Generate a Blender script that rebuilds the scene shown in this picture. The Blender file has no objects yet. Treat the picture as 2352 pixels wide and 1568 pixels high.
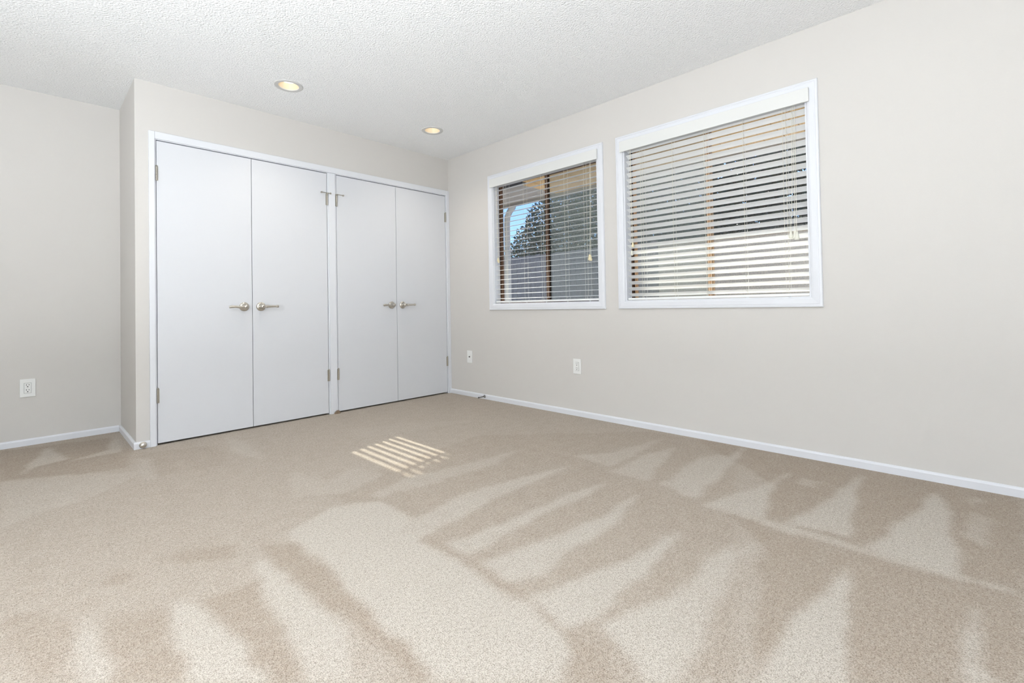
import bpy, bmesh, math, random
from mathutils import Vector, Matrix, noise
random.seed(7)
S = bpy.context.scene
COL = S.collection

# ---------------------------------------------------------------- camera
# world: x along the closet wall (corner = 0, left negative), y towards the closet, z up; metres
yaw, pitch, roll = 0.7987, 0.0148, -0.0171
fwd = Vector((math.sin(yaw)*math.cos(pitch), math.cos(yaw)*math.cos(pitch), math.sin(pitch)))
rgt = Vector((math.cos(yaw), -math.sin(yaw), 0)); upv = rgt.cross(fwd)
r2 = rgt*math.cos(roll) + upv*math.sin(roll); u2 = upv*math.cos(roll) - rgt*math.sin(roll)
cd = bpy.data.cameras.new('camera'); cam = bpy.data.objects.new('camera', cd); COL.objects.link(cam)
cam.matrix_world = Matrix(((r2.x, u2.x, -fwd.x, -3.0986), (r2.y, u2.y, -fwd.y, -3.9301), (r2.z, u2.z, -fwd.z, 0.8915), (0, 0, 0, 1)))
cd.sensor_width = 36; cd.lens = 1085.997/2352*36; cd.shift_y = -97.06/2352; cd.clip_start = 0.02
S.camera = cam

# ---------------------------------------------------------------- world, sun, added fill light
W = bpy.data.worlds.new('sky'); S.world = W; W.use_nodes = True
wn = W.node_tree.nodes; wl = W.node_tree.links
sky = wn.new('ShaderNodeTexSky'); sky.sky_type = 'NISHITA'; sky.sun_disc = False
sky.sun_elevation = math.radians(35.6); sky.sun_rotation = math.radians(78); sky.air_density = 1.3; sky.dust_density = 0.6; sky.ozone_density = 2.0
wn['Background'].inputs['Strength'].default_value = 0.16
tint = wn.new('ShaderNodeMix'); tint.data_type = 'RGBA'; tint.blend_type = 'MULTIPLY'; tint.inputs['Factor'].default_value = 1
tint.inputs['B'].default_value = (.60, .84, 1.36, 1); wl.new(sky.outputs[0], tint.inputs['A'])
wl.new(tint.outputs['Result'], wn['Background'].inputs['Color'])
sd = bpy.data.lights.new('sun', 'SUN'); sd.energy = 10.5; sd.angle = math.radians(0.53); sd.color = (1, .94, .84)
sun = bpy.data.objects.new('sun', sd); COL.objects.link(sun)
sun.rotation_euler = Vector((-1, -0.232, -0.733)).to_track_quat('-Z', 'Y').to_euler(); sun.location = (6, 1.3, 6)
# unseen area light added behind the camera to brighten the room
def fill_light(name, loc, face, w, h, energy):
    d = bpy.data.lights.new(name, 'AREA'); d.shape = 'RECTANGLE'; d.size = w; d.size_y = h; d.energy = energy; d.color = (.88, .945, 1)
    o = bpy.data.objects.new(name, d); COL.objects.link(o); o.location = loc
    o.rotation_euler = Vector(face).to_track_quat('-Z', 'Y').to_euler(); return o
fill_light('near_fill_light', (-3.2, -6.22, 1.06), (0, 1, 0), 2.4, 2.05, 26)
S.view_settings.view_transform = 'Standard'; S.view_settings.look = 'None'
S.view_settings.exposure = -0.12; S.view_settings.gamma = 1.0; S.view_settings.use_curve_mapping = False

# ---------------------------------------------------------------- materials
def mat(name, col, rough=.6, metal=0, spec=.4):
    m = bpy.data.materials.new(name); m.use_nodes = True
    b = m.node_tree.nodes['Principled BSDF']
    b.inputs['Base Color'].default_value = (*col, 1); b.inputs['Roughness'].default_value = rough
    b.inputs['Metallic'].default_value = metal; b.inputs['Specular IOR Level'].default_value = spec
    return m
def nd(m, t, **kw):
    n = m.node_tree.nodes.new(t)
    for k, v in kw.items(): setattr(n, k, v)
    return n
def grain(m, scale, dist, strength=1.0, colvar=0.0, detail=3, stretch=None, c2=None):
    """fine procedural relief (and a little colour variation) from object-space noise"""
    nt = m.node_tree; b = nt.nodes['Principled BSDF']; L = nt.links.new
    tc = nd(m, 'ShaderNodeTexCoord'); n = nd(m, 'ShaderNodeTexNoise')
    n.inputs['Scale'].default_value = scale; n.inputs['Detail'].default_value = detail
    src = tc.outputs['Object']
    if stretch:
        mp = nd(m, 'ShaderNodeMapping'); mp.inputs['Scale'].default_value = stretch
        L(src, mp.inputs['Vector']); src = mp.outputs[0]
    L(src, n.inputs['Vector'])
    if dist:
        bp = nd(m, 'ShaderNodeBump'); bp.inputs['Distance'].default_value = dist; bp.inputs['Strength'].default_value = strength
        L(n.outputs['Fac'], bp.inputs['Height']); L(bp.outputs[0], b.inputs['Normal'])
    if colvar or c2:
        base = b.inputs['Base Color'].default_value[:3]
        cr = nd(m, 'ShaderNodeValToRGB'); cr.color_ramp.elements[0].position = .3; cr.color_ramp.elements[1].position = .7
        cr.color_ramp.elements[0].color = (*[c*(1-colvar) for c in base], 1)
        cr.color_ramp.elements[1].color = (*(c2 or [min(1, c*(1+colvar)) for c in base]), 1)
        L(n.outputs['Fac'], cr.inputs[0]); L(cr.outputs[0], b.inputs['Base Color'])
    return m
M = {}
M['wall'] = grain(mat('greige_wall_paint', (.665, .638, .608), .75, spec=.25), 340, .0006, .6)
M['ceiling'] = grain(mat('textured_white_ceiling', (.94, .94, .94), .85, spec=.2), 105, .010, 1.0, detail=3)
M['trim'] = grain(mat('white_trim_paint', (.77, .78, .815), .38, spec=.4), 60, .0002, .4)
M['door'] = grain(mat('white_door_paint', (.71, .717, .745), .5, spec=.35), 25, .0002, .4)
M['slat'] = grain(mat('white_blind_vinyl', (.90, .90, .885), .42, spec=.4), 40, .0001, .3)
M['valance'] = mat('offwhite_valance', (.76, .76, .74), .5)
M['cord'] = mat('cream_cord', (.82, .78, .66), .8)
M['tassel'] = grain(mat('yellowed_tassel_plastic', (.80, .70, .46), .45), 90, 0, colvar=.12)
M['tassel_w'] = mat('cream_tassel_plastic', (.80, .78, .68), .45)
M['plate'] = mat('white_plastic', (.86, .86, .84), .35)
M['slot'] = mat('dark_slot', (.02, .02, .02), .6)
M['nickel'] = grain(mat('satin_nickel', (.60, .565, .51), .30, 1.0), 500, .0001, .3, stretch=(1, 1, .1))
M['hinge'] = grain(mat('brass_toned_hinge', (.47, .44, .385), .36, 1.0), 300, .0001, .3)
M['dark_metal'] = mat('dark_steel', (.16, .155, .15), .35, .9)
M['rubber'] = mat('white_rubber', (.8, .78, .72), .6)
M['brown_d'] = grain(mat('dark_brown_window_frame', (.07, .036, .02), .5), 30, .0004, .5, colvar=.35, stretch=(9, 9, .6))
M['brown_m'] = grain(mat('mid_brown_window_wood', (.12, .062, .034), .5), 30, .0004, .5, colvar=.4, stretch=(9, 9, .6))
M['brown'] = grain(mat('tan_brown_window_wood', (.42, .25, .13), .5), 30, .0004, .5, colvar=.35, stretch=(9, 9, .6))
M['bronze'] = mat('dark_bronze_track', (.035, .027, .022), .4, .6)
M['sheet'] = grain(mat('exterior_stucco', (.42, .40, .37), .9), 90, .002, .5)
M['roof'] = grain(mat('roof_felt', (.12, .11, .10), .9), 50, .002, .5)
M['soffit'] = grain(mat('tan_soffit_wood', (.86, .56, .25), .6), 14, .0005, .4, colvar=.16, stretch=(1, 14, 6))
M['soffit_g'] = grain(mat('grey_brown_soffit_wood', (.46, .42, .38), .7), 14, .0005, .4, colvar=.14, stretch=(1, 14, 6))
M['fascia'] = grain(mat('grey_fascia_paint', (.30, .28, .265), .6), 20, .0004, .4, colvar=.12, stretch=(6, 1, 6))
M['beam'] = grain(mat('dark_beam_stain', (.03, .024, .02), .6), 20, .0004, .4, colvar=.2)
M['spout'] = mat('grey_downspout_paint', (.62, .64, .66), .45)
M['fence_g'] = grain(mat('weathered_grey_fence_wood', (.37, .32, .285), .85), 9, .001, .5, colvar=.22, stretch=(8, 8, .7))
M['fence_t'] = grain(mat('tan_stucco_wall', (.86, .70, .50), .9), 45, .003, .6, colvar=.14)
M['bark'] = grain(mat('bark', (.12, .085, .06), .9), 20, .004, .8, colvar=.3, stretch=(4, 4, 1))
M['ground'] = grain(mat('pale_concrete_ground', (.72, .69, .64), .9), 18, .002, .5, colvar=.1)
M['tuft'] = grain(mat('brown_carpet_fibre', (.34, .25, .17), .9), 300, .002, .8, colvar=.35)
M['leaf'] = grain(mat('dark_green_leaf', (.035, .055, .025), .5), 5, 0, colvar=.4)
M['leaf2'] = grain(mat('grey_green_leaf', (.10, .13, .075), .45), 5, 0, colvar=.4)
M['can'] = mat('white_reflector', (.74, .62, .46), .35)
M['ring'] = mat('light_trim_ring', (.60, .59, .575), .45)
def emit(name, col, s):
    m = bpy.data.materials.new(name); m.use_nodes = True; nt = m.node_tree; nt.nodes.remove(nt.nodes['Principled BSDF'])
    e = nd(m, 'ShaderNodeEmission'); e.inputs[0].default_value = (*col, 1); e.inputs[1].default_value = s
    nt.links.new(e.outputs[0], nt.nodes['Material Output'].inputs[0]); return m
M['bulb'] = emit('warm_lamp_lens', (1, .92, .78), 3.2)
def thin(name, tcol, gcol, fac, bsdf='ShaderNodeBsdfGlossy'):
    """thin pane or mesh: straight-through light mixed with a reflecting share"""
    m = bpy.data.materials.new(name); m.use_nodes = True; nt = m.node_tree; nt.nodes.remove(nt.nodes['Principled BSDF'])
    t = nd(m, 'ShaderNodeBsdfTransparent'); t.inputs[0].default_value = (*tcol, 1)
    g = nd(m, bsdf); g.inputs[0].default_value = (*gcol, 1)
    if 'Glossy' in bsdf: g.inputs['Roughness'].default_value = .02
    x = nd(m, 'ShaderNodeMixShader'); x.inputs[0].default_value = fac
    nt.links.new(t.outputs[0], x.inputs[1]); nt.links.new(g.outputs[0], x.inputs[2]); nt.links.new(x.outputs[0], nt.nodes['Material Output'].inputs[0])
    return m
M['glass'] = thin('window_glass', (.95, .97, .96), (1, 1, 1), .06)
M['screen'] = thin('insect_screen_mesh', (1, 1, 1), (.40, .43, .42), .22, 'ShaderNodeBsdfDiffuse')

# carpet: pile brushed light or dark by the vacuum cleaner (attribute "nap"), with tuft-size speckle
m = mat('beige_cut_pile_carpet', (.5, .4, .3), .95, spec=.08); M['carpet'] = m
nt = m.node_tree; L = nt.links.new; b = nt.nodes['Principled BSDF']
tc = nd(m, 'ShaderNodeTexCoord'); at = nd(m, 'ShaderNodeAttribute', attribute_name='nap')
def noi(scale, detail, rough=.5):
    n = nd(m, 'ShaderNodeTexNoise'); n.inputs['Scale'].default_value = scale; n.inputs['Detail'].default_value = detail
    n.inputs['Roughness'].default_value = rough; L(tc.outputs['Object'], n.inputs['Vector']); return n
def mth(op, a, bb):
    n = nd(m, 'ShaderNodeMath', operation=op)
    for i, q in ((0, a), (1, bb)):
        if isinstance(q, (int, float)): n.inputs[i].default_value = q
        else: L(q, n.inputs[i])
    return n.outputs[0]
n1 = noi(270, 2, .6); n4 = noi(95, 2, .5); n2 = noi(16, 3); n3 = noi(70, 3, .6)
edge = mth('ADD', at.outputs['Fac'], mth('MULTIPLY', mth('SUBTRACT', n2.outputs['Fac'], .5), .45))
edge = mth('ADD', edge, mth('MULTIPLY', mth('SUBTRACT', n3.outputs['Fac'], .5), .8))
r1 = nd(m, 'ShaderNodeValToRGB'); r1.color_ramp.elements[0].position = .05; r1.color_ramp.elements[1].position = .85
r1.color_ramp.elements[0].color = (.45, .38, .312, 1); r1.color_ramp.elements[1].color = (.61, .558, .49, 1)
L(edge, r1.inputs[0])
r2_ = nd(m, 'ShaderNodeValToRGB'); r2_.color_ramp.elements[0].position = .30; r2_.color_ramp.elements[1].position = .58
r2_.color_ramp.elements[0].color = (.46, .42, .38, 1); r2_.color_ramp.elements[1].color = (1.10, 1.10, 1.10, 1)
L(mth('ADD', mth('MULTIPLY', n1.outputs['Fac'], .72), mth('MULTIPLY', n4.outputs['Fac'], .28)), r2_.inputs[0])
mx = nd(m, 'ShaderNodeMix', data_type='RGBA', blend_type='MULTIPLY'); mx.inputs['Factor'].default_value = 1
L(r1.outputs[0], mx.inputs['A']); L(r2_.outputs[0], mx.inputs['B']); L(mx.outputs['Result'], b.inputs['Base Color'])
bp = nd(m, 'ShaderNodeBump'); bp.inputs['Distance'].default_value = .006; bp.inputs['Strength'].default_value = .7
L(n1.outputs['Fac'], bp.inputs['Height']); L(bp.outputs[0], b.inputs['Normal'])

# ---------------------------------------------------------------- mesh helpers
def box(bm, x0, x1, y0, y1, z0, z1):
    v = [bm.verts.new(p) for p in ((x0,y0,z0),(x1,y0,z0),(x1,y1,z0),(x0,y1,z0),(x0,y0,z1),(x1,y0,z1),(x1,y1,z1),(x0,y1,z1))]
    for f in ((3,2,1,0),(4,5,6,7),(0,1,5,4),(1,2,6,5),(2,3,7,6),(3,0,4,7)): bm.faces.new([v[i] for i in f])
def boxes(*bs):
    bm = bmesh.new()
    for q in bs: box(bm, *q)
    return bm
def tube(bm, pts, rad, n=8, cap=True, squash=1.0):
    pts = [Vector(p) for p in pts]; rings = []
    rad = rad if isinstance(rad, (list, tuple)) else [rad]*len(pts)
    up = None
    for i, p in enumerate(pts):
        t = (pts[min(i+1, len(pts)-1)] - pts[max(i-1, 0)]).normalized()
        if up is None: up = Vector((0, 0, 1)) if abs(t.z) < .9 else Vector((1, 0, 0))
        a = t.cross(up).normalized(); c = a.cross(t).normalized(); up = c
        rings.append([bm.verts.new(p + (a*math.cos(q)*squash + c*math.sin(q))*rad[i]) for q in [2*math.pi*k/n for k in range(n)]])
    for A, B in zip(rings, rings[1:]):
        for k in range(n): bm.faces.new((A[k], A[(k+1) % n], B[(k+1) % n], B[k]))
    if cap: bm.faces.new(rings[0][::-1]); bm.faces.new(rings[-1])
def lathe(bm, c, axis, prof, n=24):
    """prof = [(radius, height along axis)]"""
    c = Vector(c); ax = Vector(axis).normalized(); a = ax.orthogonal().normalized(); bb = ax.cross(a); rings = []
    for r, h in prof:
        if r < 1e-6: rings.append([bm.verts.new(c + ax*h)])
        else: rings.append([bm.verts.new(c + ax*h + (a*math.cos(q) + bb*math.sin(q))*r) for q in [2*math.pi*k/n for k in range(n)]])
    for A, B in zip(rings, rings[1:]):
        for k in range(n):
            f = [A[k % len(A)], A[(k+1) % len(A)], B[(k+1) % len(B)], B[k % len(B)]]
            f = [v for i, v in enumerate(f) if v not in f[:i]]
            if len(f) > 2: bm.faces.new(f)
def finish(bm, name, smooth=False, bevel=0):
    if bevel: bmesh.ops.bevel(bm, geom=list(bm.edges), offset=bevel, segments=2, affect='EDGES', profile=.5)
    bmesh.ops.recalc_face_normals(bm, faces=bm.faces)
    me = bpy.data.meshes.new(name); bm.to_mesh(me); bm.free()
    if smooth:
        me.polygons.foreach_set('use_smooth', [True]*len(me.polygons))
        me.set_sharp_from_angle(angle=math.radians(40))
    return me
def wloc(o):
    return Vector(o.location) + (wloc(o.parent) if o.parent else Vector((0, 0, 0)))
def obj(name, bm, material, parent=None, smooth=False, bevel=0, origin=None):
    me = finish(bm, name, smooth, bevel) if isinstance(bm, bmesh.types.BMesh) else bm
    if material and not me.materials: me.materials.append(M[material])
    o = bpy.data.objects.new(name, me); COL.objects.link(o)
    if origin: me.transform(Matrix.Translation(-Vector(origin))); o.location = origin
    if parent: o.parent = parent; o.location = Vector(o.location) - wloc(parent)
    return o
def tag(o, label, cat, group=None, kind=None):
    o['label'] = label; o['category'] = cat
    if group: o['group'] = group
    if kind: o['kind'] = kind
    return o
def thing(name, label, cat, group=None, kind=None):
    """an Empty whose parts keep their world coordinates"""
    o = bpy.data.objects.new(name, None); COL.objects.link(o); o.empty_display_size = .05
    return tag(o, label, cat, group, kind)
def base(o):
    """move the Empty to the bottom centre of its parts; parts stay where they are"""
    ps = [Vector(c.location) + v.co for c in o.children if c.type == 'MESH' for v in c.data.vertices]
    lo = Vector([min(p[i] for p in ps) for i in range(3)]); hi = Vector([max(p[i] for p in ps) for i in range(3)])
    d = Vector(((lo.x+hi.x)/2, (lo.y+hi.y)/2, lo.z))
    o.location = d
    for c in o.children: c.location = Vector(c.location) - d
    return o

# floor marks left by the vacuum cleaner: (pile lightness, outline on the floor in metres)
NAP=[
 (0.4,[(-3.18,-0.94),(-2.94,-1.02),(-2.68,-0.79),(-1.52,-0.76),(-2.56,-2.84),(-3.15,-2.22)]),
 (0.12,[(-3.22,0.65),(-2.69,0.51),(-2.64,0.19),(-2.61,-0.03),(-2.9,-0.34),(-3.2,-0.17)]),
 (0.3,[(-2.62,-0.1),(-2.2,-0.32),(-2.28,-0.8),(-2.67,-0.73)]),
 (0.62,[(-3.2,-0.21),(-2.91,-0.32),(-2.65,-0.58),(-2.89,-0.86),(-3.03,-0.91),(-3.18,-1.0)]),
 (0.62,[(-2.12,-0.11),(-2.19,-0.58),(-2.1,-0.92),(-2.06,-0.37)]),
 (0.6,[(-2.63,-0.22),(-2.67,-0.73),(-2.61,-0.8),(-2.58,-0.32)]),
 (0.15,[(-3.08,-0.01),(-2.88,-0.11),(-2.62,0.01),(-2.7,-0.41),(-2.91,-0.36)]),
 (0.75,[(-3.0,0.55),(-3.05,0.3),(-3.13,-0.14),(-3.07,0.01),(-2.92,0.07)]),
 (0.75,[(-2.68,0.47),(-2.73,0.13),(-2.93,0.0),(-2.67,0.01),(-2.64,0.37)]),
 (0.8,[(-2.53,-2.07),(-2.57,-2.25),(-2.59,-2.46),(-2.61,-2.67),(-2.63,-2.77),(-2.56,-2.84),(-2.44,-2.59),(-2.47,-2.43),(-2.48,-2.27),(-2.5,-2.11)]),
 (0.85,[(-2.77,-2.15),(-2.81,-2.27),(-2.82,-2.4),(-2.83,-2.56),(-2.7,-2.7),(-2.7,-2.56),(-2.71,-2.38),(-2.74,-2.22)]),
 (0.8,[(-2.98,-2.02),(-3.0,-2.16),(-3.01,-2.37),(-2.96,-2.42),(-2.96,-2.24),(-2.97,-2.1)]),
 (0.1,[(-2.73,-2.21),(-2.58,-2.21),(-2.6,-2.45),(-2.62,-2.65),(-2.64,-2.76),(-2.7,-2.7),(-2.7,-2.56),(-2.71,-2.38)]),
 (0.15,[(-2.95,-2.17),(-2.93,-2.1),(-2.81,-2.17),(-2.82,-2.31),(-2.82,-2.44),(-2.84,-2.55),(-2.95,-2.43)]),
 (0.12,[(-2.48,-1.96),(-2.49,-2.23),(-2.46,-2.42),(-2.46,-2.63),(-2.38,-2.47),(-2.38,-2.3),(-2.38,-2.09)]),
 (0.12,[(-2.77,-1.8),(-2.67,-1.8),(-2.54,-1.9),(-2.58,-2.02),(-2.67,-1.93)]),
 (0.15,[(-2.94,-1.85),(-2.9,-1.8),(-2.84,-1.85),(-2.87,-1.92)]),
 (0.2,[(-3.15,-1.89),(-3.11,-1.87),(-3.01,-2.01),(-3.01,-2.24),(-3.06,-2.31),(-3.15,-2.01)]),
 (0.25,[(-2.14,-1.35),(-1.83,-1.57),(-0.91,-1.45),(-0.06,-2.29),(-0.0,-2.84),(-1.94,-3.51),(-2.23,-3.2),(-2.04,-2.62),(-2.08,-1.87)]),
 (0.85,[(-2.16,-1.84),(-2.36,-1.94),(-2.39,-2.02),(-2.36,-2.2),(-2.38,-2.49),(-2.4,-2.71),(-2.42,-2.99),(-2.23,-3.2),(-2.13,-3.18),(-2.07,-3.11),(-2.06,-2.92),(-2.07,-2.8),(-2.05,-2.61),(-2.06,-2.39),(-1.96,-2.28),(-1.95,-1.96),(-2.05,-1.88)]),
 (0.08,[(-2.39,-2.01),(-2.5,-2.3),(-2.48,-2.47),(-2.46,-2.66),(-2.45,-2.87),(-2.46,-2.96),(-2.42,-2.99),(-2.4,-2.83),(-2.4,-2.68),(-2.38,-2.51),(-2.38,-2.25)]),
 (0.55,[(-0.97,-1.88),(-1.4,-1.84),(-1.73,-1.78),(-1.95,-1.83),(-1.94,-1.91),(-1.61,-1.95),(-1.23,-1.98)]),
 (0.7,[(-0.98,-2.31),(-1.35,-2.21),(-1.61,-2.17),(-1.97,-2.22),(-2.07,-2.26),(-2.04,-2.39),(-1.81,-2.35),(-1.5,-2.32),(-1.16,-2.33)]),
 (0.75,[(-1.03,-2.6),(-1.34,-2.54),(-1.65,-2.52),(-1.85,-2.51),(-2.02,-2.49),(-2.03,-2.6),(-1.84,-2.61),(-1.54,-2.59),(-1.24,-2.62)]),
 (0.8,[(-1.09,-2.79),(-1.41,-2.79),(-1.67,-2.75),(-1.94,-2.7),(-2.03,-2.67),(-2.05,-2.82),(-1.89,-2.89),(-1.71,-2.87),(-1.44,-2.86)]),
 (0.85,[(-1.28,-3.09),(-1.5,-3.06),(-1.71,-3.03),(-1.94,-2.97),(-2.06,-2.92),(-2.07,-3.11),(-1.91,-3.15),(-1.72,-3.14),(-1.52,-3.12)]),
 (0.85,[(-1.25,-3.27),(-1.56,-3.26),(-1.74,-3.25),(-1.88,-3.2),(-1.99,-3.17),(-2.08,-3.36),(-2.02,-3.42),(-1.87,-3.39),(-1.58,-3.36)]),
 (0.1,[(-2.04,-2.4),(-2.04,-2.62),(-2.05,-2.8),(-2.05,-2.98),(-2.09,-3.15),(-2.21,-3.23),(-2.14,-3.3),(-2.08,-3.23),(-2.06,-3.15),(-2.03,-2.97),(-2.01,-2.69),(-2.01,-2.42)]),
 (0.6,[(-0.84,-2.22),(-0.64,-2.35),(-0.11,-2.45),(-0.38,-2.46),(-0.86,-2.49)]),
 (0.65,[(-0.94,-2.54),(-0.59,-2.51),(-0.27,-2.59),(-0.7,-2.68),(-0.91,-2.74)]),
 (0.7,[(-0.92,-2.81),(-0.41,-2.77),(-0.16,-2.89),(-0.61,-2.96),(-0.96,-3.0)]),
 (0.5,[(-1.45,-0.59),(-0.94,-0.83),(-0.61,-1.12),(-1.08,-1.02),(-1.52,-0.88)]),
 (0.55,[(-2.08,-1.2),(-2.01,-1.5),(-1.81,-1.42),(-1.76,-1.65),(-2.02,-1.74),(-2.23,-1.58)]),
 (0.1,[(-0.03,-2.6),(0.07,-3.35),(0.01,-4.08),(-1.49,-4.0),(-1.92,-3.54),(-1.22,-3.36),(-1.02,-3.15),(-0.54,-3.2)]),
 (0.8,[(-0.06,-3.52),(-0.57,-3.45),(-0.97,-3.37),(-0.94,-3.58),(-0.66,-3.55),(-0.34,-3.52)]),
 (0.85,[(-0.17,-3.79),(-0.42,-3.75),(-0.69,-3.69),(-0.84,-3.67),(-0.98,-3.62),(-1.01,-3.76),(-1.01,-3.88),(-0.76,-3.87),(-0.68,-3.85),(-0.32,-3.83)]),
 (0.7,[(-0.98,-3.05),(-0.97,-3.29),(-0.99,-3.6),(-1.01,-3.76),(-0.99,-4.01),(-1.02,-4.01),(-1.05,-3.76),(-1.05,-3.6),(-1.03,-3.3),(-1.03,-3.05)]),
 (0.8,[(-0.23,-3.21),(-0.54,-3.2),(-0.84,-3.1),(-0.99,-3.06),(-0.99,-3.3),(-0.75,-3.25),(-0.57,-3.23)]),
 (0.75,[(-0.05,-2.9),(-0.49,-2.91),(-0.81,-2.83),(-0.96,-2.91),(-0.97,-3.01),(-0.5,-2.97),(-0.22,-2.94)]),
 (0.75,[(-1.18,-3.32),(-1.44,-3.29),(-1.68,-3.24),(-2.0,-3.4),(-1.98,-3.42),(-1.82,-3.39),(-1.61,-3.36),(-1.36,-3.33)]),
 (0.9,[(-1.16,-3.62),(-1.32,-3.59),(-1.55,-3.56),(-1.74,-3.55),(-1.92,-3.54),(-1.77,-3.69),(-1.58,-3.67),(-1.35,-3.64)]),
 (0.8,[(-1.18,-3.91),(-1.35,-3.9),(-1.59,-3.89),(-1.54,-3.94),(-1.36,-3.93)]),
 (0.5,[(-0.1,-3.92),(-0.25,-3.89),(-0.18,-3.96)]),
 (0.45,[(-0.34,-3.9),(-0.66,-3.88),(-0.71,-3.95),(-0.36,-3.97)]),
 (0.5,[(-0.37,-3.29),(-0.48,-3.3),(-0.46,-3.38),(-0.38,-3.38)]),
]

# ================================================================ the room shell
H = 2.44; XL = -2.601; YA = 0.707; X0 = -4.8; Y0 = -6.0; WT = 0.14
WIN = [dict(y0=-0.624, y1=-1.919), dict(y0=-2.035, y1=-3.335)]; ZS, ZH, CW = 0.858, 2.140, 0.056
for w in WIN: w['oy0'] = w['y0']-CW; w['oy1'] = w['y1']+CW
OZ0, OZ1 = ZS+CW, ZH-CW

# floor: carpet mesh with the vacuum-cleaner marks as a pile-direction attribute
def inside(px, py, poly):
    c = False; j = len(poly)-1
    for i in range(len(poly)):
        (xi, yi), (xj, yj) = poly[i], poly[j]
        if (yi > py) != (yj > py) and px < (xj-xi)*(py-yi)/(yj-yi)+xi: c = not c
        j = i
    return c
def carpet():
    cell = 0.015; xs = [X0+cell*i for i in range(int(-X0/cell)+1)]; ys = [Y0+cell*i for i in range(int((YA-Y0)/cell)+1)]
    xs[-1] = 0.0; ys[-1] = YA; nx, ny = len(xs), len(ys)
    val = [[0.42]*nx for _ in range(ny)]
    for v, poly in NAP:
        bx0, bx1 = min(p[0] for p in poly), max(p[0] for p in poly); by0, by1 = min(p[1] for p in poly), max(p[1] for p in poly)
        for j in range(max(0, int((by0-Y0)/cell)-3), min(ny, int((by1-Y0)/cell)+4)):
            for i in range(max(0, int((bx0-X0)/cell)-3), min(nx, int((bx1-X0)/cell)+4)):
                x, y = xs[i], ys[j]
                q = noise.noise_vector(Vector((x*6, y*6, 1.3)))
                if inside(x+q.x*.02, y+q.y*.02, poly): val[j][i] = v
    for _ in range(1):                                   # pile blends over a few centimetres
        for j in range(ny):
            r = val[j]; val[j] = [(r[max(i-1, 0)]+2*r[i]+r[min(i+1, nx-1)])/4 for i in range(nx)]
        val = [[(val[max(j-1, 0)][i]+2*val[j][i]+val[min(j+1, ny-1)][i])/4 for i in range(nx)] for j in range(ny)]
    verts = [(x, y, 0) for y in ys for x in xs]
    faces = [(j*nx+i, j*nx+i+1, (j+1)*nx+i+1, (j+1)*nx+i) for j in range(ny-1) for i in range(nx-1)
             if not (xs[i] > XL+.1 and ys[j] > .1)]
    me = bpy.data.meshes.new('floor'); me.from_pydata(verts, [], faces)
    a = me.attributes.new('nap', 'FLOAT', 'POINT'); a.data.foreach_set('value', [c for r in val for c in r])
    return me
tag(obj('floor', carpet(), 'carpet'), 'beige cut-pile carpet with light vacuum-cleaner marks', 'carpet', kind='structure')

# ceiling with round holes for the recessed lamps
LAMPS = [(-1.833, -0.579), (-0.620, -0.579)]
def plate(x0, x1, y0, y1, z, holes, r, n=32, s=.13):
    bm = bmesh.new(); xs = sorted({x0, x1, *[h[0]-s for h in holes], *[h[0]+s for h in holes]}); ys = sorted({y0, y1, *[h[1]-s for h in holes], *[h[1]+s for h in holes]})
    for xa, xb in zip(xs, xs[1:]):
        for ya, yb in zip(ys, ys[1:]):
            h = [q for q in holes if xa < q[0] < xb and ya < q[1] < yb and xb-xa < 2.1*s and yb-ya < 2.1*s]
            if not h: bm.faces.new([bm.verts.new(p) for p in ((xa,ya,z),(xa,yb,z),(xb,yb,z),(xb,ya,z))]); continue
            cx, cy = h[0]; inn, out = [], []
            for k in range(n):
                q = 2*math.pi*k/n; c, d = math.cos(q), math.sin(q); f = s/max(abs(c), abs(d))
                inn.append(bm.verts.new((cx+c*r, cy+d*r, z))); out.append(bm.verts.new((cx+c*f, cy+d*f, z)))
            for k in range(n): bm.faces.new((inn[k], out[k], out[(k+1) % n], inn[(k+1) % n]))
    return bm
tag(obj('ceiling', plate(X0, 0, Y0, YA, H, LAMPS, .075), 'ceiling'), 'white ceiling with orange-peel plaster texture', 'ceiling', kind='structure')
tag(obj('roof', boxes((X0-.3, 1.20, Y0-.3, 4.2, 2.72, 2.80)), 'roof'), 'flat roof slab over the room and eaves', 'roof', kind='structure')

def wall(name, label, *bs): return tag(obj(name, boxes(*bs), 'wall'), label, 'wall', kind='structure')
ZT = 2.72
a, c = WIN
RE, BE = .046, .034     # the outer half of each opening is wider on the right and deeper at the bottom
wall('wall_right', 'greige wall with two blind-covered windows',
     *[(xa, xb, *r) for xa, xb, e, ez in ((0, .072, 0, 0), (.072, WT, RE, BE)) for r in (
         (Y0, c['oy1']-e, 0, ZT), (a['oy0'], YA+.14, 0, ZT), (c['oy0'], a['oy1']-e, 0, ZT),
         *[(w['oy1']-e, w['oy0'], 0, OZ0-ez) for w in WIN], *[(w['oy1']-e, w['oy0'], OZ1, ZT) for w in WIN])])
XD = [-2.485, -1.8977, -1.3096, -1.2233, -0.6354, -0.045]; ZD = 2.052
JL, JR = XD[0]-.004, XD[5]+.004
wall('wall_far', 'greige wall around the closet doors', (XL, JL-.018, 0, .10, 0, ZT), (JL-.018, 0, 0, .10, ZD+.022, ZT), (JR+.018, 0, 0, .10, 0, ZD+.022))
wall('wall_closet_side', 'narrow greige side wall of the closet in shade', (XL, XL+.10, .10, YA, 0, ZT))
wall('wall_alcove', 'greige wall left of the closet with an outlet', (X0, 0, YA, YA+.12, 0, ZT))
wall('wall_left', 'greige wall at the left side of the room', (X0-.12, X0, Y0-.12, YA+.12, 0, ZT))
PD = (-4.4, -2.0, 2.10)
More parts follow.
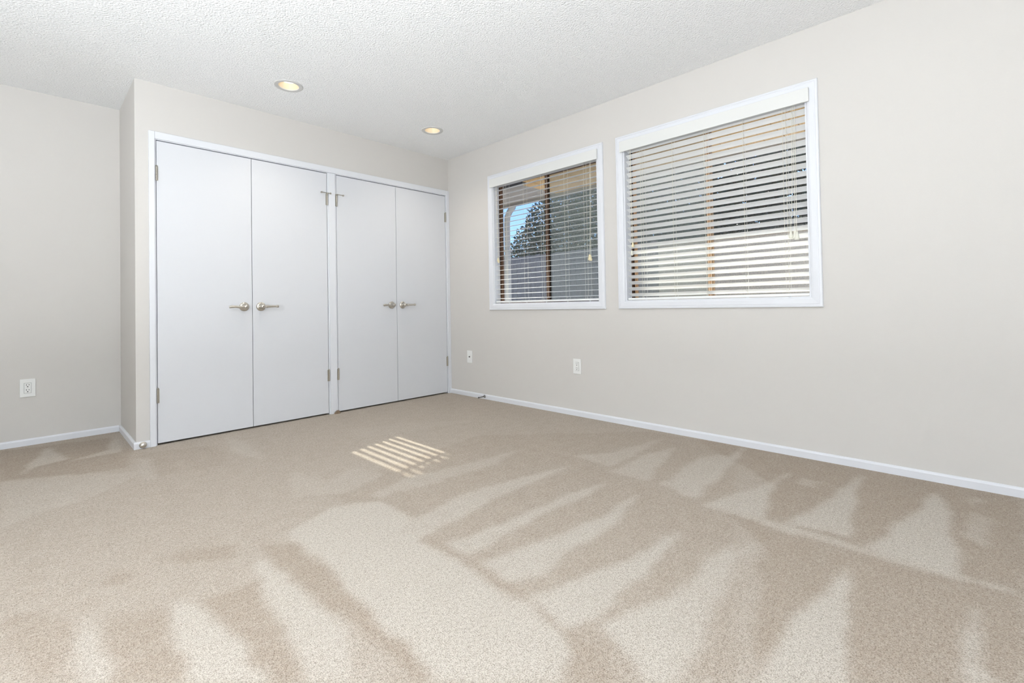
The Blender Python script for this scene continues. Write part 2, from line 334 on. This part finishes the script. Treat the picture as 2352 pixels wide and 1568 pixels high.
wall('wall_near', 'greige wall with an added patio door behind the viewer', (X0, PD[0], Y0-.12, Y0, 0, ZT), (PD[1], 0, Y0-.12, Y0, 0, ZT), (PD[0], PD[1], Y0-.12, Y0, PD[2], ZT))
def added_patio_door(name, label, place):  # invented, out of view: gives the added area light an opening to shine through
    t = thing(name, label, 'added patio door', kind='structure'); w, h = 2.4, 2.10
    def add(nm, mt, *bs):
        bm = boxes(*bs)
        for v in bm.verts: v.co = place(*v.co)
        return obj(nm, bm, mt, t)
    add('frame', 'trim', (0, .05, .02, .10, 0, h), (w-.05, w, .02, .10, 0, h), (.05, w-.05, .02, .10, h-.05, h), (.05, w-.05, .02, .10, 0, .04), (w/2-.03, w/2+.03, .03, .09, .04, h-.05))
    for xa, xb in ((.05, w/2-.03), (w/2+.03, w-.05)): add('pane', 'glass', (xa, xb, .058, .064, .04, h-.05))
    base(t)
added_patio_door('added_door', 'unseen glazed patio door added behind the viewer to let in fill light', lambda u, d, z: (PD[0]+u, Y0-d, z))

# baseboards: low, with a rounded top edge
def board(name, label, p0, p1, nrm, h=.045, th=.013):
    bm = bmesh.new(); p0, p1, n = Vector((*p0, 0)), Vector((*p1, 0)), Vector((*nrm, 0))
    prof = [(0, -.01), (th, -.01), (th, h-.010), (th-.003, h-.004), (th*.45, h), (0, h)]
    A = [bm.verts.new(p0 + n*d + Vector((0, 0, z))) for d, z in prof]; B = [bm.verts.new(p1 + n*d + Vector((0, 0, z))) for d, z in prof]
    for k in range(len(prof)): bm.faces.new((A[k], A[(k+1) % len(A)], B[(k+1) % len(A)], B[k]))
    bm.faces.new(A[::-1]); bm.faces.new(B)
    return tag(obj(name, bm, 'trim'), label, 'baseboard', kind='structure')
board('baseboard_right', 'long low white baseboard under the windows', (0, 0), (0, Y0), (-1, 0))
board('baseboard_far', 'short white baseboard piece left of the closet frame', (XL-.013, 0), (-2.529, 0), (0, -1))
board('baseboard_closet_side', 'short white baseboard on the shaded closet side', (XL, -.0), (XL, YA), (-1, 0))
board('baseboard_alcove', 'white baseboard along the alcove wall', (X0, YA), (XL-.013, YA), (0, -1))
board('baseboard_left', 'white baseboard along the left wall', (X0, Y0), (X0, YA-.013), (1, 0))

# ================================================================ closet
# frame: flat casing with an inner jamb bead, post between the two door pairs
def strip(x0, x1, z0, z1, y0, y1): return (x0, x1, y0, y1, z0, z1)
XC = -2.5285; ZC = 2.1105
t = thing('trim_1', 'white frame around the four closet doors', 'door frame', kind='structure')
obj('side_casing', boxes((XC, JL-.007, -.015, 0, -.005, ZC)), 'trim', t, bevel=.0025)
obj('side_casing', boxes((JR+.007, -.0005, -.015, 0, -.005, ZC)), 'trim', t, bevel=.0025)
obj('head_casing', boxes((JL-.0065, JR+.0065, -.015, 0, ZD+.010, ZC)), 'trim', t, bevel=.0025)
obj('jamb', boxes((JL-.018, JL, -.004, .10, -.005, ZD+.022)), 'trim', t)
obj('jamb', boxes((JR, JR+.018, -.004, .10, -.005, ZD+.022)), 'trim', t)
obj('head_jamb', boxes((JL, JR, -.004, .10, ZD+.006, ZD+.022)), 'trim', t)
pc = obj('centre_post', boxes((XD[2]+.004, XD[3]-.004, -.001, .09, -.005, ZD+.006)), 'trim', t)
obj('post_face', boxes((XD[2]+.014, XD[3]-.014, -.009, -.001, -.004, ZD+.006)), 'trim', pc, bevel=.002)
base(t)

def lever(door, x, s, wave):
    """satin nickel lever: stepped round rose, neck, and a lever pointing to side s"""
    z = .922
    bm = bmesh.new(); lathe(bm, (x, 0, z), (0, -1, 0), [(0, 0), (.034, 0), (.034, .004), (.031, .009), (.024, .012), (.0215, .013), (.020, .018), (.0, .019)], 32)
    r = obj('handle_rose', bm, 'nickel', door, smooth=True)
    bm = bmesh.new()
    lathe(bm, (x, -.017, z), (0, -1, 0), [(0, 0), (.013, 0), (.012, .014), (.0145, .020), (.0155, .034), (.012, .040), (.004, .043), (0, .043)], 24)
    if wave:   # softly waved lever
        pts = [(x, -.048, z), (x+s*.02, -.050, z-.001), (x+s*.045, -.050, z-.003), (x+s*.07, -.049, z+.001), (x+s*.095, -.047, z+.001), (x+s*.112, -.045, z-.002)]
        tube(bm, pts, [.010, .0105, .009, .0085, .010, .0085], 12, squash=.8)
    else:      # straight lever with a collar and a flared end
        pts = [(x, -.048, z), (x+s*.022, -.049, z), (x+s*.024, -.049, z), (x+s*.034, -.049, z), (x+s*.036, -.049, z), (x+s*.09, -.049, z+.001), (x+s*.098, -.049, z+.001), (x+s*.1, -.049, z+.001), (x+s*.112, -.049, z+.001)]
        tube(bm, pts, [.009, .010, .0125, .0125, .0095, .0082, .009, .0108, .0105], 12)
    obj('lever', bm, 'nickel', r, smooth=True)
    if not wave:
        bm = bmesh.new(); lathe(bm, (x, -.0595, z), (0, -1, 0), [(.0035, 0), (.0035, .0012), (0, .0012)], 12); obj('lock_hole', bm, 'slot', r)
def hinge(door, x, z, stop=None):
    bm = bmesh.new()
    for k in range(5): lathe(bm, (x, -.007, z-.047+k*.019), (0, 0, 1), [(0, .0004), (.0058, .0004), (.0058, .0186), (0, .0186)], 12)
    box(bm, x-.010, x+.010, -.0025, .0005, z-.047, z+.048)
    h = obj('hinge', bm, 'hinge', door)
    bm = bmesh.new(); lathe(bm, (x, -.007, z+.048), (0, 0, 1), [(0, 0), (.004, 0), (.0065, .003), (.005, .007), (0, .008)], 10); obj('hinge_pin', bm, 'hinge', h, smooth=True)
    if stop:
        bm = bmesh.new(); s = stop; zz = z+.055
        lathe(bm, (x, -.007, zz-.003), (0, 0, 1), [(0, 0), (.010, 0), (.010, .006), (0, .006)], 12)
        tube(bm, [(x, -.009, zz), (x+s*.024, -.016, zz), (x+s*.054, -.020, zz-.003)], .0032, 8)
        if s < 0: tube(bm, [(x, -.009, zz), (x-s*.016, -.012, zz), (x-s*.028, -.011, zz)], .0030, 8)
        k = obj('hinge_stop', bm, 'hinge', h, smooth=True)
        for dx, yy, dz in ((.054, -.020, -.003), (-.028, -.011, 0))[:2 if s < 0 else 1]:
            bm = bmesh.new(); lathe(bm, (x+s*dx, yy, zz+dz), (0, 1, 0), [(0, -.006), (.007, -.005), (.008, 0), (.007, .004), (0, .005)], 12)
            b_ = obj('bumper', bm, 'hinge', h, smooth=True)
g = .0018
spec = [('door_1', XD[0], XD[1]-g, XD[0], -1.955, -1, True, 0, 'white closet door beside the alcove, waved nickel lever'),
        ('door_2', XD[1]+g, XD[2], XD[2], -1.838, 1, False, -1, 'white closet door left of the centre post, straight nickel lever'),
        ('door_3', XD[3], XD[4]-g, XD[3], -.693, -1, True, 1, 'white closet door right of the centre post, waved nickel lever'),
        ('door_4', XD[4]+g, XD[5], XD[5], -.573, 1, False, 0, 'white closet door in the room corner, straight nickel lever')]
for nm, x0, x1, hx, lx, s, wave, stop, lab in spec:
    t = thing(nm, lab, 'closet door', 'closet doors', 'structure')
    d = obj('door_slab', boxes((x0, x1, 0, .035, .013, ZD)), 'door', t, bevel=.0012)
    lever(t, lx, s, wave)
    ho = -.001 if hx == x0 else .001
    hinge(t, hx+ho, 1.828, stop); hinge(t, hx+ho, .330)
    base(t)

# ================================================================ windows
def sweep_frame(y0, y1, z0, z1, prof):
    """mitred picture-frame casing on the wall x = 0: prof = [(inset from the outer edge, height off the wall)]"""
    bm = bmesh.new(); rings = []
    for ins, hh in prof:
        rings.append([bm.verts.new((-hh, y, z)) for y, z in ((y0-ins, z0+ins), (y1+ins, z0+ins), (y1+ins, z1-ins), (y0-ins, z1-ins))])
    for A, B in zip(rings, rings[1:]):
        for k in range(4): bm.faces.new((A[k], A[(k+1) % 4], B[(k+1) % 4], B[k]))
    for k in range(4): bm.faces.new((rings[-1][k], rings[-1][(k+1) % 4], rings[0][(k+1) % 4], rings[0][k]))
    return bm
def sash(win, ya, yb, x0, x1, mt, w=.025):
    z0, z1 = OZ0-BE+.020, OZ1-.022
    s = obj('sash', boxes((x0, x1, yb, yb+w, z0, z1), (x0, x1, ya-w, ya, z0, z1), (x0, x1, yb+w, ya-w, z0, z0+w), (x0, x1, yb+w, ya-w, z1-w, z1)), mt, win, bevel=.002)
    obj('pane', boxes(((x0+x1)/2-.002, (x0+x1)/2+.002, yb+w-.004, ya-w+.004, z0+w-.004, z1-w+.004)), 'glass', s)
for i, w in enumerate(WIN):
    t = thing('window_%d' % (i+1), ('smaller-looking brown slider window near the closet corner', 'brown slider window nearest the viewer, slats tilted shut')[i], 'window', kind='structure')
    obj('casing', sweep_frame(w['y0'], w['y1'], ZS, ZH, [(0, -.002), (0, .012), (.003, .016), (.012, .017), (.014, .0145), (.017, .0145), (.020, .016), (CW-.012, .014), (CW-.003, .011), (CW, .006), (CW, -.002)]), 'trim', t)
    o0, o1 = w['oy0'], w['oy1']; jt = .010
    obj('jamb', boxes((.0, .072, o0-jt, o0, OZ0, OZ1), (.0, .072, o1, o1+jt, OZ0, OZ1), (.0, .072, o1+jt, o0-jt, OZ0, OZ0+.006), (.0, .072, o1+jt, o0-jt, OZ1-jt, OZ1)), 'trim', t)
    mid = (o0+o1)/2; e1 = o1-RE; zb = OZ0-BE
    fr = obj('frame', boxes((.073, .118, o0-.016, o0, zb, OZ1), (.073, .118, e1, e1+.020, zb, OZ1), (.073, .118, e1+.020, o0-.020, zb, zb+.020), (.073, .118, e1+.020, o0-.020, OZ1-.022, OZ1)), 'brown_d', t, bevel=.002)
    obj('track', boxes((.0915, .0935, o0-.024, o0-.020, zb+.020, OZ1-.022), (.0915, .0935, e1+.020, e1+.024, zb+.020, OZ1-.022)), 'bronze', fr)
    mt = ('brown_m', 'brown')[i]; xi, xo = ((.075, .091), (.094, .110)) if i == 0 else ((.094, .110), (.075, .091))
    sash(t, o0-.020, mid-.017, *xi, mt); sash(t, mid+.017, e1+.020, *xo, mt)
    sa, sb = (mid, e1+.020) if i == 0 else (o0-.020, mid)
    sc = obj('insect_screen', boxes((.1145, .1155, sb+.012, sa-.012, zb+.032, OZ1-.034)), 'screen', t)
    obj('screen_frame', boxes((.112, .118, sb, sb+.012, zb+.020, OZ1-.022), (.112, .118, sa-.012, sa, zb+.020, OZ1-.022), (.112, .118, sb+.012, sa-.012, zb+.020, zb+.032), (.112, .118, sb+.012, sa-.012, OZ1-.034, OZ1-.022)), 'bronze', sc)
    base(t)

# ================================================================ blinds
PITCH, SW, ST = .0446, .044, .0022
def slat_mesh(length, tilt):
    """crowned slat; tilt > 0 lifts the room edge"""
    bm = bmesh.new(); top, bot = [], []
    for k in range(5):
        q = -1+k*.5; x = q*SW/2; z = .0018*(1-q*q)
        for lst, dz in ((top, ST/2), (bot, -ST/2)):
            c_, s_ = math.cos(-tilt), math.sin(-tilt)
            zz = z+dz*(1 if abs(q) < 1 else .55); lst.append((x*c_+zz*-s_ if False else x*c_-zz*s_, x*s_+zz*c_))
    # x -> world x (room side negative): rotate so that the room edge (x<0) rises for tilt > 0
    ring = top + bot[::-1]
    A = [bm.verts.new((x, -length/2, z)) for x, z in ring]; B = [bm.verts.new((x, length/2, z)) for x, z in ring]
    for k in range(len(ring)): bm.faces.new((A[k], A[(k+1) % len(ring)], B[(k+1) % len(ring)], B[k]))
    bm.faces.new(A[::-1]); bm.faces.new(B)
    return finish(bm, 'slat')
def tassel(parent, x, y, z, material, size=1.0):
    bm = bmesh.new(); k = size
    lathe(bm, (x, y, z), (0, 0, -1), [(0, -.001), (.0045*k, 0), (.006*k, .004*k), (.0075*k, .016*k), (.0105*k, .028*k), (.0115*k, .036*k), (.0095*k, .040*k), (0, .041*k)], 14)
    obj('tassel', bm, material, parent, smooth=True)
def pull(blind, pts, end_mat, n=1, size=1.0):
    bm = bmesh.new(); tube(bm, pts, .0011, 6)
    o = obj('pull_cord', bm, 'cord', blind); tassel(o, *pts[-1], end_mat, size)
def blind(label, w, tilt, ladders, lift, zrail, pulls, sag):
    t = thing('window_blind', label, 'window blind', 'white two-inch slat blinds')
    o0, o1 = w['oy0']-.013, w['oy1']+.013; mid = (o0+o1)/2; ln = o0-o1; bx = .034
    obj('headrail', boxes((.010, .058, o1, o0, 2.028, 2.070)), 'valance', t)
    v = obj('valance', boxes((-.034, -.024, w['oy1']-.016, w['oy0']+.013, 2.016, 2.0955)), 'valance', t, bevel=.0025)
    obj('valance_return', boxes((-.024, -.0165, w['oy0']-.006, w['oy0']+.012, 2.018, 2.094)), 'valance', v)
    obj('valance_return', boxes((-.024, -.0165, w['oy1']-.015, w['oy1']+.006, 2.018, 2.094)), 'valance', v)
    me = slat_mesh(ln, tilt); me.materials.append(M['slat']); zs = [zrail+.038+PITCH*k for k in range(24, -1, -1)]
    for k, z in enumerate(zs):
        o = bpy.data.objects.new('slat', me); COL.objects.link(o); o.parent = t; o.location = (bx, mid, z)
    bm = boxes((bx-.023, bx+.023, o1, o0, zrail, zrail+.016)); obj('bottom_rail', bm, 'slat', t, bevel=.003)
    hw = SW/2*math.cos(tilt)+.0015; dz = SW/2*math.sin(tilt)
    for k, y in enumerate(ladders):
        bm = bmesh.new()
        for sx in (-1, 1):
            p = [(bx+sx*hw, y, 2.028)]+[(bx+sx*(hw+.0006*(j % 2)), y+.0006*math.sin(j*1.7+k), zz) for j, zz in enumerate(zs)]
            p += [(bx+sx*hw, y+sag*(1 if (k+sx) % 2 else -1), zrail+.03), (bx+sx*.02, y+sag*.4, zrail+.010)]
            tube(bm, p, .00085, 5)
        for zz in zs: tube(bm, [(bx-hw, y, zz-ST*.8+dz), (bx+hw, y, zz-ST*.8-dz)], .0005, 4)
        obj('ladder_cord', bm, 'cord', t)
        bm = bmesh.new(); lathe(bm, (bx, y, zrail), (0, 0, -1), [(0, -.002), (.008, -.002), (.007, .002), (.003, .0045), (0, .005)], 12); obj('rail_plug', bm, 'slat', t)
    for y in lift:
        bm = bmesh.new(); tube(bm, [(bx-hw-.001, y, 2.028), (bx-hw-.001, y+.002, 1.5), (bx-hw-.001, y, zrail+.006)], .00085, 5); obj('lift_cord', bm, 'cord', t)
    for pts, mt, sz in pulls: pull(t, pts, mt, size=sz)
    return base(t)
fx = .004
blind('white slat blind by the closet corner, slats open showing sky', WIN[0], math.radians(-6), [-.846, -1.066, -1.296, -1.527, -1.749], [-.822, -1.272, -1.724], .926,
      [([(fx, -.722, 2.028), (fx, -.729, 1.6), (fx, -.735, 1.352)], 'tassel', .9), ([(fx, -.731, 2.028), (fx, -.737, 1.6), (fx, -.744, 1.338)], 'tassel', .9),
       ([(fx, -1.792, 2.028), (fx, -1.786, 1.7), (fx, -1.772, 1.290)], 'tassel', 1.15), ([(fx, -1.799, 2.028), (fx, -1.794, 1.7), (fx, -1.781, 1.284)], 'tassel', 1.15)], .012)
blind('white slat blind nearest the viewer, slats tilted almost shut', WIN[1], math.radians(29), [-2.238, -2.465, -2.700, -2.928, -3.165], [-2.223, -2.686, -3.150], .9215,
      [([(fx, -2.150, 2.028), (fx, -2.152, 1.7), (fx, -2.156, 1.345)], 'tassel', .9), ([(fx, -2.146, 2.028), (fx, -2.146, 1.7), (fx, -2.146, 1.285)], 'tassel_w', .9),
       ([(fx, -3.200, 2.028), (fx, -3.196, 1.6), (fx, -3.182, 1.302)], 'tassel_w', 1.1), ([(fx-.002, -3.207, 2.028), (fx-.002, -3.207, 1.6), (fx-.004, -3.204, 1.300)], 'tassel_w', 1.1),
       ([(fx-.004, -3.216, 2.028), (fx-.004, -3.216, 1.6), (fx-.008, -3.214, 1.294)], 'tassel_w', 1.2)], .010)

# ================================================================ outlets
def face_plate(label, kind, place):
    """build in local (u across, d out of the wall, z up), then place(u, d, z) -> world"""
    t = thing('wall_plate' if kind == 'coax' else 'wall_outlet', label, 'wall plate' if kind == 'coax' else 'outlet')
    def add(name, b, material, parent, bevel=0):
        bm = boxes(b)
        if bevel: bmesh.ops.bevel(bm, geom=list(bm.edges), offset=bevel, segments=2, affect='EDGES', profile=.5)
        for v in bm.verts: v.co = place(*v.co)
        return obj(name, bm, material, parent)
    def knob(name, prof, u, z, material, parent):
        bm = bmesh.new(); lathe(bm, (u, 0, z), (0, 1, 0), prof, 14)
        for v in bm.verts: v.co = place(*v.co)
        return obj(name, bm, material, parent)
    pl = add('cover_plate', (-.0385, .0385, 0, .006, -.061, .061), 'plate', t, .0025)
    if kind == 'coax':
        knob('cable_jack', [(.0075, .006), (.0075, .009), (.0048, .0092), (.0048, .016), (.0025, .016), (.0025, .010), (0, .010)], 0, 0, 'dark_metal', t)
        for z in (-.042, .042): knob('screw', [(.0035, .0058), (.0032, .0068), (0, .007)], 0, z, 'rubber', pl)
    else:
        add('receptacle_gap', (-.0178, .0178, .0058, .0063, -.0348, .0348), 'slot', pl)
        r = add('receptacle', (-.0168, .0168, .006, .0085, -.0338, .0338), 'plate', t, .001)
        for zc in (.017, -.017):
            add('slot', (-.0078, -.0052, .0084, .0088, zc+.0005, zc+.0095), 'slot', r)
            add('slot', (.0052, .0078, .0084, .0088, zc+.0015, zc+.0085), 'slot', r)
            knob('ground_hole', [(.0034, .0084), (.0034, .0089), (0, .0089)], 0, zc-.0075, 'slot', r)
    return base(t)
face_plate('white duplex outlet on the alcove wall left of the closet', 'duplex', lambda u, d, z: (-3.094+u, YA-d, .390+z))
face_plate('white duplex outlet on the window wall below the windows', 'duplex', lambda u, d, z: (-d, -1.636-u, .398+z))
face_plate('white cable jack plate beside the closet corner', 'coax', lambda u, d, z: (-d, -.313-u, .394+z))

# ================================================================ recessed lamps
for k, (x, y) in enumerate(LAMPS):
    t = thing('recessed_light', ('round recessed ceiling light nearer the alcove side', 'round recessed ceiling light nearer the window wall')[k], 'ceiling light', 'recessed ceiling lights')
    bm = bmesh.new(); lathe(bm, (x, y, H), (0, 0, -1), [(.064, -.001), (.066, .0035), (.080, .0065), (.090, .0045), (.093, .0005), (.093, -.0005), (.064, -.001)], 40); obj('trim_ring', bm, 'ring', t, smooth=True)
    bm = bmesh.new(); lathe(bm, (x, y, H), (0, 0, 1), [(.0655, -.002), (.062, .012), (.056, .030), (.053, .040)], 40); obj('reflector', bm, 'can', t, smooth=True)
    bm = bmesh.new(); lathe(bm, (x, y, H+.040), (0, 0, 1), [(0, -.002), (.035, -.001), (.0535, .001)], 40); obj('lens', bm, 'bulb', t, smooth=True)
    bm = bmesh.new(); lathe(bm, (x, y, H), (0, 0, 1), [(.070, .001), (.070, .10), (0, .10)], 24); obj('housing', bm, 'slot', t)
    base(t)
    cdn = bpy.data.lights.new('recessed_lamp', 'SPOT'); cdn.spot_size = math.radians(130); cdn.spot_blend = 1; cdn.energy = 16; cdn.color = (1, .92, .80); cdn.shadow_soft_size = .04
    co = bpy.data.objects.new('recessed_lamp', cdn); COL.objects.link(co); co.location = (x, y, H-.002)

# ================================================================ unseen uplighter added by the left wall to brighten ceiling and room
t = thing('fill_lamp', 'unseen low white uplighter added beside the left wall as fill light', 'added fill lamp')
lx, ly = -4.4, -3.5
bm = bmesh.new(); lathe(bm, (lx, ly, 0), (0, 0, 1), [(0, 0), (.14, 0), (.14, .015), (.05, .028), (.014, .035), (0, .035)], 28); obj('lamp_base', bm, 'valance', t, smooth=True)
bm = bmesh.new(); tube(bm, [(lx, ly, .03), (lx, ly, .40)], .012, 14); obj('pole', bm, 'valance', t, smooth=True)
bm = bmesh.new(); lathe(bm, (lx, ly, .38), (0, 0, 1), [(0, 0), (.03, 0), (.10, .04), (.15, .10), (.165, .14), (.160, .14), (.145, .10), (.095, .045), (.03, .008), (0, .008)], 32); obj('lamp_shade', bm, 'valance', t, smooth=True)
bm = bmesh.new(); lathe(bm, (lx, ly, .40), (0, 0, 1), [(0, 0), (.015, 0), (.015, .03), (.03, .06), (.033, .08), (.02, .105), (0, .112)], 16); obj('bulb', bm, 'bulb', t, smooth=True)
base(t)
ud = bpy.data.lights.new('fill_lamp_light', 'AREA'); ud.shape = 'DISK'; ud.size = .26; ud.energy = 275; ud.color = (.88, .945, 1)
ul = bpy.data.objects.new('fill_lamp_light', ud); COL.objects.link(ul); ul.location = (lx, ly, .54); ul.rotation_euler = (math.pi, 0, 0)

# ================================================================ door stops, frayed carpet
t = thing('door_stop', 'slim dark metal door stop on the baseboard under the windows', 'door stop')
bm = bmesh.new(); lathe(bm, (-.013, -.537, .027), (-1, 0, 0), [(0, 0), (.014, 0), (.014, .004), (.008, .009), (0, .009)], 16); obj('base_flange', bm, 'dark_metal', t, smooth=True)
bm = bmesh.new(); tube(bm, [(-.02, -.537, .027), (-.055, -.537, .027), (-.088, -.537, .026)], .0045, 10); obj('rod', bm, 'dark_metal', t, smooth=True)
bm = bmesh.new(); lathe(bm, (-.086, -.537, .026), (-1, 0, 0), [(0, 0), (.007, 0), (.0075, .008), (.006, .012), (0, .013)], 12); obj('rubber_tip', bm, 'dark_metal', t, smooth=True)
base(t)
t = thing('door_stop', 'domed nickel door stop on the baseboard left of the closet', 'door stop')
bm = bmesh.new(); lathe(bm, (-2.567, -.013, .024), (0, -1, 0), [(0, 0), (.019, 0), (.019, .003), (.014, .008), (.014, .014), (.017, .018), (.015, .025), (.008, .029), (0, .030)], 20); obj('dome', bm, 'nickel', t, smooth=True)
bm = bmesh.new(); lathe(bm, (-2.567, -.0132, .024), (0, -1, 0), [(.0192, 0), (.021, .0005), (.021, .002), (.0192, .0025)], 20); obj('base_flange', bm, 'hinge', t, smooth=True)
base(t)
bm = bmesh.new()
for k in range(150):
    q = random.random(); x = -1.243+(random.random()-.5)*.05*(1.15-q); y = -.010-random.random()*.016; h = .004+.030*random.random()*(1-abs(x+1.240)/.05)
    tube(bm, [(x, y, -.002), (x+random.gauss(0, .003), y-random.random()*.004, h*.6), (x+random.gauss(0, .006), y-random.random()*.006, h)], [.0016, .0014, .0007], 4)
tag(obj('carpet_tuft', bm, 'tuft'), 'frayed brown tuft of carpet at the foot of the closet post', 'carpet tuft', kind='stuff')

# ================================================================ outside
tag(obj('ground', boxes((.14, 30, -30, 30, -.25, -.15)), 'ground'), 'pale paved yard outside the windows', 'ground', kind='structure')
t = thing('eaves', 'tan board eaves with grey fascia above the windows', 'eaves', kind='structure')
y = -4.6; n = 0; ZSF = 2.195
while y < 3.2:
    g_ = y > -.58; wd = .142
    obj('soffit_board', boxes((.142 if not g_ else .60, 1.20, y, y+wd-.005, ZSF+random.uniform(-.002, .002), ZSF+.02)), 'soffit_g' if g_ else 'soffit', t); y += wd; n += 1
obj('dark_beam', boxes((.142, .60, -.58, 3.2, ZSF-.012, ZSF+.12)), 'beam', t)
fz = obj('fascia_board', boxes((1.20, 1.255, -4.6, 3.2, 2.16, 2.72)), 'fascia', t)
obj('soffit_backing', boxes((.142, 1.20, -4.6, 3.2, ZSF+.125, ZSF+.14)), 'beam', t)
base(t)
t = thing('downspout', 'grey downspout hanging from the fascia beyond the corner window', 'downspout')
bm = bmesh.new(); tube(bm, [(1.29, .28, 2.24), (1.29, .30, 2.17), (1.29, .36, 2.12), (1.29, .40, 2.06), (1.29, .41, 1.96), (1.29, .41, -.15)], [.04]*6, 10); obj('pipe', bm, 'spout', t, smooth=True)
obj('bracket', boxes((1.245, 1.335, .365, .455, 1.60, 1.63)), 'spout', t); base(t)
FX = 5.0
t = thing('wood_fence', 'weathered grey board fence seen through the corner window', 'fence')
y = .20; k = 0
while y < 6.6:
    obj('board', boxes((FX, FX+.02, y, y+.135+random.uniform(-.004, .004), -.15, 2.05+random.uniform(-.012, .012))), 'fence_g', t); y += .143
for z in (.25, 1.65): obj('rail', boxes((FX+.02, FX+.06, .20, 6.6, z, z+.09)), 'fence_g', t)
base(t)
t = thing('garden_wall', 'tan stucco garden wall seen through the nearer window', 'garden wall')
obj('wall_body', boxes((FX-.02, FX+.16, -7.0, .18, -.15, 1.96)), 'fence_t', t, bevel=.008); obj('cap', boxes((FX-.05, FX+.19, -7.0, .18, 1.9601, 2.02)), 'fence_t', t, bevel=.008); base(t)

def leaves(n, inside_fn, bounds, size, rnd):
    vs, fs = [], []
    (ax, bx_), (ay, by), (az, bz) = bounds; c = 0
    while c < n:
        p = Vector((rnd.uniform(ax, bx_), rnd.uniform(ay, by), rnd.uniform(az, bz)))
        if not inside_fn(p): continue
        c += 1; s = size*rnd.uniform(.6, 1.3)
        d = Vector((rnd.gauss(0, 1), rnd.gauss(0, 1), rnd.gauss(-.4, .8))).normalized(); e = d.orthogonal().normalized()
        e = (Matrix.Rotation(rnd.uniform(0, 6.28), 3, d) @ e); nrm = d.cross(e); i = len(vs)
        vs += [p, p+d*s*.5+e*s*.26+nrm*s*.08, p+d*s, p+d*s*.5-e*s*.26+nrm*s*.08]
        fs += [(i, i+1, i+2), (i, i+2, i+3)]
    me = bpy.data.meshes.new('foliage'); me.from_pydata([tuple(v) for v in vs], [], fs); return me
def tree(label, foot, n, fn, bounds, size, lm, branches, seed):
    rnd = random.Random(seed); t = thing('tree', label, 'tree', 'trees beyond the windows')
    bm = bmesh.new(); fx_, fy = foot
    for pts, rr in branches: tube(bm, pts, rr, 8)
    obj('trunk', bm, 'bark', t, smooth=True)
    o = obj('foliage', leaves(n, fn, bounds, size, rnd), lm, t); o['kind'] = 'stuff'
    return base(t)
def blobs(cs):
    def f(p):
        for (x, y, z, r, rz) in cs:
            if ((p.x-x)/r)**2+((p.y-y)/r)**2+((p.z-z)/rz)**2 < 1: return True
        return False
    return f
# the branch just outside the eaves that shades the right half of the corner window
tree('leafy tree close to the eaves between the two windows', (2.42, -.62), 5200, blobs([(2.15, -1.15, 2.56, .30, .26), (2.15, -1.43, 2.56, .30, .26), (2.30, -1.27, 2.74, .38, .24)]), ((1.75, 2.75), (-1.8, -.7), (2.28, 3.0)), .055, 'leaf',
     [([(2.42, -.62, -.15), (2.41, -.62, 1.0), (2.42, -.63, 1.9), (2.38, -.75, 2.3), (2.25, -1.0, 2.55), (2.2, -1.3, 2.65)], [.05, .042, .036, .03, .02, .01]), ([(2.38, -.75, 2.3), (2.2, -.85, 2.5), (2.1, -.9, 2.6)], [.02, .015, .008])], 3)
tree('dense dark tree behind the tan garden wall', (7.4, -.6), 26000, blobs([(7.4, -3.2, 2.8, 1.6, 1.7), (7.4, -1.2, 3.0, 1.7, 1.7), (7.4, .7, 3.0, 1.65, 1.7), (7.2, -.6, 1.6, 2.3, 1.2), (7.4, -5.2, 2.6, 1.6, 1.6)]), ((5.5, 9.0), (-6.8, 2.2), (.4, 4.8)), .19, 'leaf',
     [([(7.4, -.6, -.15), (7.4, -.55, 1.0), (7.45, -.4, 2.4), (7.5, .0, 3.6)], [.16, .13, .09, .04]), ([(7.45, -.4, 1.8), (7.3, -1.2, 2.6), (7.3, -1.9, 3.3)], [.08, .05, .02])], 5)
tree('grey-green tree behind the grey fence, crown falling to the left', (7.4, 4.0), 26000, blobs([(7.4, 3.5, 3.2, 1.1, 1.6), (7.4, 4.3, 2.8, 1.1, 1.35), (7.4, 5.1, 2.4, .95, .95), (7.4, 5.9, 2.0, .8, .65), (7.3, 4.2, 1.5, 1.6, 1.0)]), ((5.6, 8.9), (2.55, 6.8), (.4, 4.9)), .11, 'leaf2',
     [([(7.4, 4.0, -.15), (7.4, 4.0, 1.2), (7.4, 3.9, 2.4), (7.4, 3.5, 3.6)], [.14, .11, .08, .03]), ([(7.4, 3.95, 1.6), (7.4, 4.7, 2.2), (7.4, 5.4, 2.6)], [.06, .04, .015])], 9)
